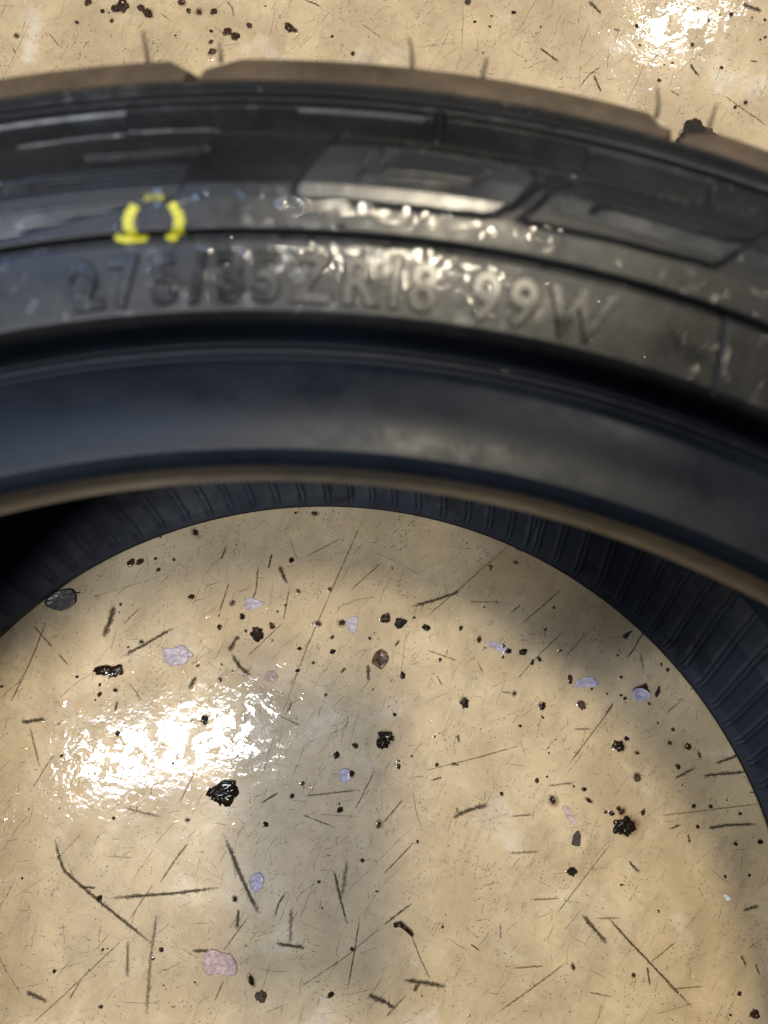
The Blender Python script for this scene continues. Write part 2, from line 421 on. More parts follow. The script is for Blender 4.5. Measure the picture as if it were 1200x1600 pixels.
# ---- tread: carcass with circumferential grooves, shoulder blocks cut by lateral grooves
car = [(.3070, .2436), (.3074, .2380), (.3100, .2250), (.3160, .2080), (.3160, .2000)]
ribs = []
for zc in (.190, .150, .108, .068):
    ribs += [(.3242, zc + .0135), (.3250, zc), (.3242, zc - .0135), (.3165, zc - .0140), (.3165, zc - .0262)]
    ribs[-5:-5] = [(.3165, zc + .0140)]
car = car + ribs[:-1] + [(.3160, .0540), (.3160, .0500), (.3110, .0330), (.3091, .0195), (.3090, .0148)]
car_prof = crisp(car, .0004)
tread = grid_mesh('tread', revolve(car_prof, th_mid), M['tread'], tyre)
blk_sec = [(.3072, .2440), (.3110, .2430), (.3146, .2408), (.3162, .2385), (.3200, .2290), (.3228, .2170), (.3236, .2100), (.3150, .2100), (.3090, .2340)]
PITCHDEG = 360 / 19.0
B0 = -28.35                      # where one lateral groove cuts the shoulder
def block_mesh(a0, a1, mirror):
    sec = blk_sec if not mirror else [(r, 2 * MID - z) for r, z in blk_sec][::-1]
    n = 16; v = []
    for k in range(n + 1):
        t = k / n; a = RAD(a0 + (a1 - a0) * t)
        end = max(0, 1 - min(t, (1 - t) * 3.2) / .045)     # rounded corner at one end, sharper at the other
        for (r, z) in sec:
            rr_ = r - end * .0034 * (r > .3115)
            lean = (r - .309) * (1.1 if k else 2.0)
            v.append((rr_ * math.sin(a + lean), rr_ * math.cos(a + lean), z - (end * .0009 * (1 if not mirror else -1) if r > .3115 else 0)))
    m = len(sec); f = []
    for k in range(n):
        for j in range(m): f.append((k * m + j, (k + 1) * m + j, (k + 1) * m + (j + 1) % m, k * m + (j + 1) % m))
    f.append(tuple(range(m))); f.append(tuple(n * m + j for j in range(m))[::-1])
    return v, f
for mirror in (False, True):
    v, f = block_mesh(.18, PITCHDEG - .40, mirror)
    proto = mesh_obj('shoulder_block', v, f, M['tread'], tyre)
    bm = bmesh.new(); bm.from_mesh(proto.data); bmesh.ops.recalc_face_normals(bm, faces=bm.faces); bm.to_mesh(proto.data); bm.free()
    proto.data.polygons.foreach_set('use_smooth', [False] * len(proto.data.polygons))
    proto.rotation_euler.z = -RAD(B0)
    for i in range(1, 19):
        o = proto.copy(); C.objects.link(o); o.parent = tyre; o.rotation_euler.z = -RAD(B0 + i * PITCHDEG)
# moulding whiskers left on the shoulder
for wx, wy, ln in ((230, 84, .0075), (645, 96, .0072), (756, 108, .0050), (1030, 166, .0066), (1112, 186, .0066), (345, 92, .004)):
    p = on_z(wx, wy, .2395); a = math.atan2(p[0], p[1]); r0 = .3150; v, f = [], []
    bend = rng.uniform(-.25, .25)
    for k in range(6):
        t = k / 5; rad = .00055 * (1 - .55 * t)
        for j in range(6):
            g = j / 6 * 2 * math.pi
            rr_ = r0 + ln * t; aa = a + (rad * math.cos(g) + bend * ln * t * t) / r0
            v.append((rr_ * math.sin(aa), rr_ * math.cos(aa), .2395 + rad * math.sin(g)))
    for k in range(5):
        for j in range(6): f.append((k * 6 + j, k * 6 + (j + 1) % 6, (k + 1) * 6 + (j + 1) % 6, (k + 1) * 6 + j))
    f.append(tuple(range(30, 36)))
    mesh_obj('moulding_whisker', v, f, M['tread'], tyre)

# ---- lower sidewall and bead, resting on the floor
LOW = [(.3090, .0148), (.3082, .0122), (.3062, .0125), (.3022, .0102), (.3001, .0080), (.2922, .0067), (.2905, .0042), (.2785, .0012), (.2600, .0008), (.2500, .0012), (.2430, .0020), (.2385, .0034)]
low = grid_mesh('sidewall', revolve(crisp(LOW, .0004), th_mid), M['side'], tyre)
lb = grid_mesh('bead', revolve(crisp([(.2385, .0034), (.2358, .0065), (.2347, .0090), (.2346, .0104), (.2350, .0113), (.2362, .0117)], .0002), th_mid), M['bead'], tyre)
# ---- inner liner with its fine moulded ribs
LN = [(.2362, .0117), (.2400, .0128), (.2500, .0142), (.2650, .0165), (.2800, .0215), (.2920, .0320), (.2995, .0500), (.3030, .0800), (.3040, .1290),
      (.3030, .1780), (.2995, .2060), (.2920, .2220), (.2800, .2310), (.2650, .2365), (.2540, .2385), (.2440, .2372)]
ln_prof = crisp(LN, .0006, .0022); th_l = np.arange(0, 360, .16) * RAD(1)
rr_l = np.repeat(ln_prof[:, 0][None], len(th_l), 0); zz_l = np.repeat(ln_prof[:, 1][None], len(th_l), 0)
tt = np.degrees(th_l)[:, None] + (rr_l - .235) * 60 + .25 * np.sin(np.degrees(th_l) * .37)[:, None]
ph = (tt / 2.85) % 1.0
rib = np.exp(-((ph - .42) / .04) ** 2) + .8 * np.exp(-((ph - .62) / .04) ** 2)
fade = np.clip((rr_l - .2366) / .002, 0, 1)
V = revolve(ln_prof, th_l, rib * .00075 * fade)
grid_mesh('inner_liner', V, M['liner'], tyre)

# ================================================================== water drops (uncountable)
def dome(v, f, c, r, h, seg=8, rings=3, ax=None, sq=1.0, ang=0.0, wob=0.0, tilt=(0, 0)):
    b = len(v); ca, sa = math.cos(ang), math.sin(ang); ph = rng.uniform(0, 6.28)
    for i in range(rings):
        rho = 1 - i / rings; hz = 1 - rho * rho
        for j in range(seg):
            g = 2 * math.pi * j / seg; q = r * rho * (1 + wob * math.sin(2 * g + ph) + wob * .6 * math.sin(3 * g + 2 * ph))
            x, y = q * math.cos(g), q * math.sin(g) * sq
            X_, Y_ = x * ca - y * sa, x * sa + y * ca
            v.append((c[0] + X_, c[1] + Y_, c[2] + h * hz + X_ * tilt[0] + Y_ * tilt[1]))
    v.append((c[0], c[1], c[2] + h)); top = len(v) - 1
    for i in range(rings - 1):
        for j in range(seg): f.append((b + i * seg + j, b + i * seg + (j + 1) % seg, b + (i + 1) * seg + (j + 1) % seg, b + (i + 1) * seg + j))
    for j in range(seg): f.append((b + (rings - 1) * seg + j, b + (rings - 1) * seg + (j + 1) % seg, top))
def floor_free(p, m=0.0):
    r = math.hypot(p[0], p[1]); return r < .233 - m or r > .330 + m
v, f = [], []
cnt = 0
while cnt < 3600:
    x, y = rng.uniform(-20, 1220), rng.choice((rng.uniform(-20, 220), rng.uniform(780, 1620), rng.uniform(780, 1620)))
    p = on_z(x, y)
    if not floor_free(p): continue
    dens = .12 + .85 * math.exp(-((x - 260) / 300) ** 2 - ((y - 1130) / 170) ** 2) + .8 * math.exp(-((x - 1010) / 170) ** 2 - ((y - 70) / 130) ** 2) + .3 * math.exp(-((x - 420) / 330) ** 2 - ((y - 960) / 120) ** 2)
    dens *= .35 + 1.3 * max(0, mnoise.noise(Vector((p[0] * 45, p[1] * 45, 3))) + .25)
    if rng.random() > dens: continue
    r = .00018 * math.exp(rng.gauss(.35, .55)); r = min(r, .0018)
    dome(v, f, (p[0], p[1], .00012), r, r * rng.uniform(.14, .34), 9, 4, sq=rng.uniform(.6, 1), ang=rng.uniform(0, 3.14), wob=.10); cnt += 1
# larger puddle beads where the floor is wettest
for _ in range(150):
    x, y = rng.gauss(250, 130), rng.gauss(1170, 70)
    p = on_z(x, y)
    if floor_free(p, .01): dome(v, f, (p[0], p[1], .00012), rng.uniform(.0010, .0034), rng.uniform(.00012, .00035), 14, 5, sq=rng.uniform(.4, 1), ang=rng.uniform(0, 3.14), wob=.22)
o = mesh_obj('water_drops', v, f, M['water']); o['kind'] = 'stuff'
tag(o, 'scattered clear water drops on the cream floor', 'water')
def x_ok(cx): return 450 < cx < 800
v, f = [], []
for cx_, cy_, sdx, sdy, n in ((600, 335, 110, 9, 130), (560, 412, 75, 16, 190), (680, 425, 95, 22, 120), (860, 505, 70, 32, 80), (640, 555, 60, 5, 14), (760, 575, 60, 4, 9), (480, 395, 120, 14, 70), (300, 450, 110, 25, 26), (900, 360, 150, 60, 40), (300, 320, 60, 25, 24), (690, 560, 80, 4, 5)):
    for _ in range(int(n * (1.5 if x_ok(cx_) else .6))):
        x = rng.gauss(cx_, sdx); y = rng.gauss(cy_, sdy) + (x - cx_) * (.13 if cx_ > 500 else .02)
        if not (-10 < x < 1210): continue
        if cy_ > 550:
            rr_ = .2505; th, _r = px_side(x, 500); th += RAD(.1); r = rng.uniform(.0003, .0006); c = (rr_ * math.sin(th), rr_ * math.cos(th), .2461)
        else:
            th, rr_ = px_side(x, y)
            if not (.2562 < rr_ < .2905): continue
            r = .00050 * math.exp(rng.gauss(.25, .4)); c = (rr_ * math.sin(th), rr_ * math.cos(th), z_side(rr_) + .00005 + (.0004 if .2578 < rr_ < .2666 and rng.random() < .5 else 0))
        sl = (z_side(rr_ + .0006) - z_side(rr_ - .0006)) / .0012 if cy_ < 550 else .17
        dome(v, f, c, r, r * rng.uniform(.03, .11), 10, 4, sq=rng.uniform(.65, 1), ang=rng.uniform(0, 3.14), wob=.15, tilt=(sl * math.sin(th), sl * math.cos(th)))
o = mesh_obj('water_beads', v, f, M['water'], tyre); o['kind'] = 'stuff'
v, f = [], []
for _ in range(260):
    a = RAD(rng.uniform(-75, 50)); rr_ = .2364 + abs(rng.gauss(0, .007)); r = .00025 * math.exp(rng.gauss(.2, .5))
    z = float(np.interp(rr_, ln_prof[:12, 0], ln_prof[:12, 1])); dome(v, f, (rr_ * math.sin(a), rr_ * math.cos(a), z - .0001), r, r * .5, 8, 3, wob=.1)
o = mesh_obj('water_beads', v, f, M['water'], tyre); o['kind'] = 'stuff'

# ================================================================== scuff marks and scratches worn into the floor
SC = []      # (region, points, width in enlarged px, material)
D, FA, HL = 'scuff', 'faint', 'hairline'
for reg, rows in (
    (R7, [([(700, 408), (745, 520), (790, 618), (815, 660)], 15, D), ([(690, 573), (560, 590), (330, 608)], 11, D), ([(170, 420), (185, 480), (200, 520), (320, 625), (478, 750)], 11, D),
          ([(490, 655), (470, 800), (457, 990)], 13, FA), ([(400, 735), (398, 860)], 13, FA), ([(80, 897), (150, 930)], 15, D), ([(745, 640), (742, 705)], 12, D), ([(912, 630), (905, 750)], 15, FA),
          ([(862, 748), (955, 762)], 12, D), ([(1085, 485), (1068, 610)], 17, FA), ([(1042, 515), (1062, 600), (1085, 690)], 9, D), ([(893, 588), (872, 620), (858, 665)], 6, D), ([(1150, 908), (1205, 932)], 19, D),
          ([(1125, 660), (1110, 760), (1085, 900)], 5, D), ([(600, 772), (655, 770)], 12, D), ([(65, 57), (148, 47)], 13, D), ([(92, 65), (125, 200)], 9, FA), ([(375, 320), (440, 338), (515, 355)], 11, FA),
          ([(250, 572), (300, 575)], 9, D), ([(590, 430), (545, 490), (500, 560)], 6, HL), ([(170, 155), (100, 265)], 4, HL), ([(950, 288), (1120, 268)], 6, HL), ([(938, 343), (1050, 387)], 5, HL),
          ([(1172, 205), (1110, 330)], 5, HL), ([(870, 275), (815, 312)], 6, D), ([(860, 30), (945, 70)], 4, HL), ([(215, 925), (255, 860)], 5, HL), ([(780, 660), (695, 775)], 5, HL), ([(700, 860), (670, 930)], 5, HL),
          ([(100, 1000), (210, 900), (400, 720)], 4, HL), ([(1200, 690), (1080, 790), (930, 890)], 4, HL), ([(610, 210), (560, 310)], 4, HL), ([(480, 560), (400, 680)], 4, HL)]),
    (R8, [([(208, 358), (280, 325), (330, 315)], 13, D), ([(508, 256), (600, 245)], 9, FA), ([(395, 352), (465, 345)], 6, HL), ([(380, 468), (490, 460)], 9, FA), ([(455, 612), (555, 606)], 9, FA), ([(620, 658), (660, 705), (698, 748)], 14, D),
          ([(690, 655), (770, 745), (860, 840), (965, 950)], 8, D), ([(60, 862), (195, 882)], 15, D), ([(108, 873), (93, 900)], 14, D), ([(-10, 925), (35, 950)], 15, D), ([(0, 690), (90, 620)], 6, D), ([(0, 530), (95, 430)], 5, HL),
          ([(0, 370), (58, 298)], 6, HL), ([(1010, 388), (1080, 378), (1165, 375)], 10, D), ([(995, 225), (1140, 210)], 11, D), ([(910, 232), (970, 200)], 8, D), ([(1030, 188), (1120, 155)], 10, D), ([(890, 393), (930, 375)], 6, D),
          ([(765, 490), (798, 528)], 10, D), ([(565, 205), (640, 105), (715, 5)], 5, HL), ([(130, 208), (300, 165), (430, 128)], 4, HL), ([(362, 680), (365, 740)], 8, FA), ([(660, 670), (745, 668)], 7, FA), ([(270, 750), (300, 770)], 6, D),
          ([(340, 975), (460, 890), (580, 800)], 5, HL), ([(85, 720), (115, 800), (145, 860)], 5, HL), ([(822, 820), (832, 880)], 8, D), ([(1120, 645), (1175, 630)], 11, D), ([(540, 655), (720, 420)], 4, HL), ([(855, 350), (1190, 310)], 4, HL),
          ([(210, 185), (235, 190)], 10, D), ([(1140, 276), (1185, 278)], 6, D), ([(950, 405), (955, 435)], 8, D), ([(145, 240), (183, 228)], 6, D), ([(0, 985), (70, 908)], 5, HL), ([(1115, 785), (1132, 820)], 7, D), ([(1160, 810), (1175, 850)], 6, D),
          ([(230, 95), (235, 120)], 9, D), ([(225, 320), (235, 345)], 8, FA), ([(590, 78), (650, 78)], 8, FA), ([(640, 900), (715, 916)], 5, HL), ([(400, 826), (500, 818)], 6, HL), ([(900, 890), (1010, 882)], 7, FA), ([(915, 740), (830, 810)], 5, HL)]),
    (R5, [([(357, 450), (342, 505), (322, 555)], 17, D), ([(375, 615), (450, 575), (545, 520)], 10, D), ([(748, 545), (728, 570), (715, 598)], 14, D), ([(722, 600), (750, 645), (785, 670)], 14, D), ([(872, 328), (885, 360), (900, 385)], 14, D),
          ([(733, 435), (718, 455)], 16, D), ([(613, 672), (590, 715)], 15, D), ([(808, 325), (798, 420)], 6, HL), ([(718, 375), (685, 475)], 6, HL), ([(105, 515), (170, 590)], 6, HL), ([(150, 490), (90, 640), (30, 760)], 5, HL),
          ([(1140, 170), (1060, 350), (960, 580), (880, 795)], 4, HL), ([(850, 290), (838, 340)], 7, D), ([(367, 750), (360, 785)], 9, D), ([(710, 265), (690, 310)], 7, HL), ([(400, 690), (445, 750)], 6, FA), ([(1150, 635), (1152, 690)], 13, D),
          ([(1190, 320), (1090, 410)], 4, HL), ([(890, 500), (770, 615)], 4, HL), ([(498, 232), (505, 242)], 9, D), ([(800, 405), (790, 430)], 6, HL), ([(435, 462), (385, 510)], 5, HL), ([(955, 300), (1070, 240)], 3, HL), ([(215, 640), (180, 600)], 5, HL),
          ([(905, 395), (885, 500)], 5, HL), ([(1080, 645), (1065, 665)], 9, D), ([(915, 750), (895, 790)], 10, FA)]),
    (R6, [([(80, 457), (160, 435), (245, 405)], 11, D), ([(130, 490), (270, 370), (400, 255)], 4, HL), ([(430, 448), (392, 480)], 5, HL), ([(560, 395), (500, 450), (418, 520)], 5, HL), ([(815, 525), (785, 580), (755, 625)], 5, D), ([(130, 590), (230, 625)], 4, HL),
          ([(405, 265), (440, 283)], 14, D), ([(718, 755), (690, 795)], 7, D), ([(47, 560), (35, 580)], 9, D), ([(955, 713), (990, 705)], 6, D), ([(365, 722), (400, 725)], 5, HL), ([(570, 525), (490, 600), (400, 700)], 4, HL), ([(340, 325), (330, 345)], 7, D),
          ([(630, 540), (570, 610)], 4, HL), ([(265, 440), (370, 442)], 4, HL), ([(165, 670), (180, 700)], 5, HL), ([(800, 600), (812, 655)], 5, HL), ([(720, 438), (700, 448)], 8, D), ([(290, 625), (310, 665)], 4, HL), ([(940, 740), (880, 790)], 4, HL)]),
    (R2, [([(485, 150), (515, 170), (548, 195)], 9, D), ([(640, 3), (680, 45)], 12, D), ([(610, 275), (640, 235), (680, 205)], 5, HL), ([(655, 235), (680, 290)], 8, D), ([(1120, 12), (1182, 35)], 17, D), ([(955, 200), (985, 240)], 10, D), ([(1008, 50), (1018, 72)], 11, D),
          ([(1065, 300), (1120, 340), (1195, 392)], 5, HL), ([(885, 145), (830, 195)], 4, HL), ([(1145, 190), (1167, 193)], 6, D), ([(715, 90), (738, 97)], 6, D), ([(890, 280), (925, 300)], 4, HL)]),
    (R1, [([(950, 0), (980, 10), (1005, 22)], 6, D), ([(705, 0), (728, 25), (730, 55)], 6, HL), ([(500, 40), (530, 62)], 4, HL), ([(40, 150), (48, 165)], 5, D), ([(150, 100), (190, 150)], 4, HL), ([(1130, 75), (1195, 120)], 3, HL)]),
):
    for pts, wd, mt in rows: SC.append((reg, pts, wd, mt))
def ribbon(pts3, wd, z):
    n = max(6, int(sum(np.linalg.norm(pts3[i + 1] - pts3[i]) for i in range(len(pts3) - 1)) / .0012))
    P = np.array(pts3)[:, :2]; seg = np.r_[0, np.cumsum(np.hypot(*np.diff(P, axis=0).T))]; t = np.linspace(0, seg[-1], n + 1)
    Q = np.stack([np.interp(t, seg, P[:, 0]), np.interp(t, seg, P[:, 1])], -1)
    # round the polyline a little
    for _ in range(2): Q[1:-1] = .25 * Q[:-2] + .5 * Q[1:-1] + .25 * Q[2:]
    T = np.gradient(Q, axis=0); T /= np.linalg.norm(T, axis=1)[:, None] + 1e-12; N = np.stack([-T[:, 1], T[:, 0]], -1)
    u = np.linspace(0, 1, n + 1); e0, e1 = rng.uniform(.02, .18), rng.uniform(.02, .12)
    prof = np.minimum(1, np.minimum(u / e0 * .75 + .25, (1 - u) / e1 * .75 + .25)); jit = 1 + .22 * nrng.standard_normal(n + 1); jl = 1 + .22 * nrng.standard_normal(n + 1)
    a = Q + N * (wd * .58 * prof * np.clip(jit, .5, 1.5))[:, None]; b = Q - N * (wd * .58 * prof * np.clip(jl, .5, 1.5))[:, None]
    v = [(x, y, z) for x, y in a] + [(x, y, z) for x, y in Q] + [(x, y, z) for x, y in b]
    endf = np.clip(np.minimum(u / (e0 + .05), (1 - u) / (e1 + .12)), 0, 1)
    ed = list(np.zeros(n + 1)) + list(endf) + list(np.zeros(n + 1))
    m = n + 1; f = [(i, i + 1, m + i + 1, m + i) for i in range(n)] + [(m + i, m + i + 1, 2 * m + i + 1, 2 * m + i) for i in range(n)]
    return v, f, ed
def set_edge(o, ed):
    at = o.data.attributes.new('edge', 'FLOAT', 'POINT'); at.data.foreach_set('value', np.array(ed, dtype=np.float32))
for k, (reg, pts, wd, mt) in enumerate(SC):
    p3 = [on_z(*zpt(reg, *p)) for p in pts]
    v, f, ed = ribbon(p3, wd * PXM, .00010 + .000004 * (k % 9))
    set_edge(mesh_obj('scuff_mark', v, f, M[mt], floor, smooth=False), ed)
# countless hairlines
v, f, EE = [], [], []
cnt = 0
while cnt < 2600:
    x, y = rng.uniform(-40, 1240), rng.choice((rng.uniform(-40, 220), rng.uniform(780, 1640), rng.uniform(780, 1640), rng.uniform(780, 1640)))
    p = on_z(x, y)
    if not floor_free(p): continue
    ang = rng.choice((rng.gauss(1.0, .22), rng.gauss(1.0, .22), rng.gauss(1.35, .15), rng.gauss(.15, .25), rng.uniform(0, 3.14))) + ROLL
    L = .0022 * math.exp(rng.gauss(.55, .85)); L = min(L, .05)
    q = p + np.array([math.cos(ang) * L, math.sin(ang) * L, 0])
    if not floor_free(q): continue
    m_ = (p + q) / 2 + np.array([rng.gauss(0, .03) * L, rng.gauss(0, .03) * L, 0])
    vv, ff, ed = ribbon([p, m_, q], rng.uniform(.00010, .00036), .00007 + .000002 * (cnt % 9)); b = len(v); v += vv; f += [tuple(i + b for i in t) for t in ff]; EE += ed; cnt += 1
o = mesh_obj('hairline_scratches', v, f, M['hairline'], floor, smooth=False); set_edge(o, EE); o['kind'] = 'stuff'

# ================================================================== dirt
def lump_mesh(name, seed, mat, lobes=1, sub=2, rough=.35):
    bm = bmesh.new(); r = random.Random(seed)
    for k in range(lobes):
        b = bmesh.ops.create_icosphere(bm, subdivisions=sub, radius=1.0 if lobes == 1 else r.uniform(.42, .7))
        off = Vector((0, 0, 0)) if k == 0 else Vector((r.uniform(-.75, .75), r.uniform(-.7, .7), r.uniform(-.05, .1)))
        sd = Vector((r.uniform(0, 50), r.uniform(0, 50), r.uniform(0, 50)))
        for vv in b['verts']:
            d = vv.co.normalized(); vv.co *= 1 + rough * mnoise.noise(d * 1.3 + sd) + rough * .6 * mnoise.noise(d * 3.1 + sd) + rough * .22 * mnoise.noise(d * 7.3 + sd); vv.co += off
    for vv in bm.verts: vv.co.z = max(vv.co.z * .8 + .42, 0.0)
    me = bpy.data.meshes.new(name); bm.to_mesh(me); bm.free(); me.materials.append(mat)
    me.polygons.foreach_set('use_smooth', [True] * len(me.polygons)); return me
VAR = {}
for mk in ('crumb_dark', 'crumb_brown', 'crumb_tan', 'crumb_red'):
    VAR[mk] = [lump_mesh('dirt_crumb', 10 + i, M[mk], (1, 2, 1, 3, 2, 1, 3)[i], (3, 2, 3, 2, 2, 3, 2)[i], .95) for i in range(7)]
BIG = [lump_mesh('dirt_clump', 40 + i, M['crumb_dark'], 7, 3, 1.0) for i in range(4)]
BIGB = [lump_mesh('dirt_clump', 60 + i, M['crumb_brown'], 6, 3, 1.0) for i in range(3)]
_v, _f = [], []; dome(_v, _f, (0, 0, 0), 1.0, .24, 18, 6, wob=.14)
film_me = bpy.data.meshes.new('water_film'); film_me.from_pydata(_v, [], _f); film_me.polygons.foreach_set('use_smooth', [True] * len(_f)); film_me.materials.append(M['water'])
stain_mes = []
for s_ in range(4):
    sv = [(math.cos(a) * (1 + .3 * mnoise.noise(Vector((math.cos(a) * 1.5, math.sin(a) * 1.5, s_ * 7)))), math.sin(a) * (1 + .3 * mnoise.noise(Vector((math.cos(a) * 1.5, math.sin(a) * 1.5, s_ * 7)))), 0) for a in np.linspace(0, 2 * math.pi, 20, endpoint=False)]
    sm = bpy.data.meshes.new('stain'); sm.from_pydata(sv, [], [tuple(range(20))]); sm.materials.append(M['amber']); stain_mes.append(sm)
zk = [0]
def crumb(x, y, rad_px, mk='crumb_dark', label=None, aspect=1.0, ang=None, big=False, reg=None, film=None, name=None, group=None, cat='dirt'):
    if reg: x, y = zpt(reg, x, y)
    p = on_z(x, y); s = rad_px * PXM * .80
    rho = math.hypot(p[0], p[1])
    if .2338 - s < rho < .234 + .05: 
        k = (.2335 - s) / rho; p = p * k
    me = rng.choice(BIG if mk == 'crumb_dark' else BIGB) if big else rng.choice(VAR[mk])
    o = bpy.data.objects.new(name or ('dirt_clump' if big else 'dirt_crumb'), me); C.objects.link(o)
    o.location = (p[0], p[1], .00005); a = rng.uniform(0, 6.28) if ang is None else ang
    h = s * rng.uniform(.35, .6); o.scale = (s * aspect ** .5, s / aspect ** .5, min(h, .0018)); o.rotation_euler.z = a
    tag(o, label or DEFLAB[mk], cat, group or ('dirt crumbs on the floor' if not label else None))
    zk[0] += 1
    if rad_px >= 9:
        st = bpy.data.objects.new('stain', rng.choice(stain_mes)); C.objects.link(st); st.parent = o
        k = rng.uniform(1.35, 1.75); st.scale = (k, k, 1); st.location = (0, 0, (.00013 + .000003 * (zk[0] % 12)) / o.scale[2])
    if film or (film is None and rng.random() < .62):
        wf = bpy.data.objects.new('water_film', film_me); C.objects.link(wf); wf.parent = o
        k = rng.uniform(1.25, 1.75); g = UP * -.35 if rng.random() < .8 else RT * -.35
        ca, sa = math.cos(-a), math.sin(-a)
        wf.location = ((g[0] * ca - g[1] * sa), (g[0] * sa + g[1] * ca), .00011 / o.scale[2]); wf.scale = (k, k, 1.15 * s / o.scale[2])
    return o
DEFLAB = dict(crumb_dark='small wet black crumb of dirt stuck to the cream floor', crumb_brown='small wet brown crumb of dirt stuck to the cream floor',
              crumb_tan='small tan husk crumb stuck to the cream floor', crumb_red='small reddish grit crumb lying on the cream floor')
K, B, T = 'crumb_dark', 'crumb_brown', 'crumb_tan'
crumb(697, 275, 40, reg=R7, big=True, aspect=1.5, ang=ROLL, label='wet black clump of dirt beside the bright white reflection on the floor', film=True)
crumb(765, 380, 34, reg=R8, big=True, aspect=1.1, label='largest black wet clump of dirt on the dry side of the floor', film=True)
crumb(4, 108, 25, reg=R8, big=True, label='round glossy black clump of dirt in the grey shadow on the floor', film=True)
crumb(528, 303, 19, reg=R8, label='shiny black dirt lump at the end of a pink curled petal', film=True)
crumb(803, 540, 19, reg=R5, big=True, label='black ragged dirt lump next to two curved dark scuff marks')
crumb(52, 507, 17, reg=R6, aspect=1.5, big=True, label='black elongated dirt lump between the pale petal and a long scuff')
crumb(5, 493, 15, reg=R6, big=True, label='black ragged dirt lump just right of the heart shaped petal')
crumb(740, 133, 19, reg=R8, big=True, label='black dirt lump with three small crumbs close to the tyre edge')
crumb(790, 227, 18, T, reg=R8, label='brown wet speckled dirt lump between the scuffs near the tyre')
crumb(250, 750, 16, reg=R6, big=True, label='black glossy dirt lump alone in the middle of the bright floor')
crumb(588, 522, 14, reg=R8, label='round dark dirt lump with a long scratch running past it', film=True)
crumb(815, 912, 17, T, reg=R7, label='hairy brown dirt tuft below the pink petal', film=True)
crumb(785, 860, 17, reg=R7, aspect=2.2, ang=ROLL - 1.1, label='narrow black seed-like crumb above the hairy brown tuft', film=True)
crumb(805, 715, 20, B, reg=R6, big=True, label='dark brown dirt clump under the bluish petal near the tyre')
crumb(348, 657, 28, reg=R5, big=True, aspect=2.3, ang=ROLL + .1, label='flat black dirt streak ringed by a wet white glare', film=True)
crumb(1157, 968, 14, B, reg=R8, label='brown dirt lump beside the tyre in the floor corner')
crumb(378, 25, 26, B, reg=R1, aspect=1.5, big=True, label='long brown dirt patch on the floor outside the tyre')
crumb(465, 40, 17, B, reg=R1, big=True, label='ragged brown dirt beside the long brown patch outside the tyre')
crumb(735, 112, 15, B, reg=R1, big=True, label='rust brown crumb pair outside the tyre above the tread notch')
crumb(905, 85, 17, B, reg=R1, aspect=1.4, big=True, label='brown forked dirt flake on dry floor outside the tyre')
crumb(665, 163, 17, B, reg=R1, aspect=1.6, label='brown bark-like bit touching the tread notch outline')
crumb(52, 112, 11, 'crumb_red', reg=R1, label='single reddish grit pebble on the floor outside the tyre', film=False)
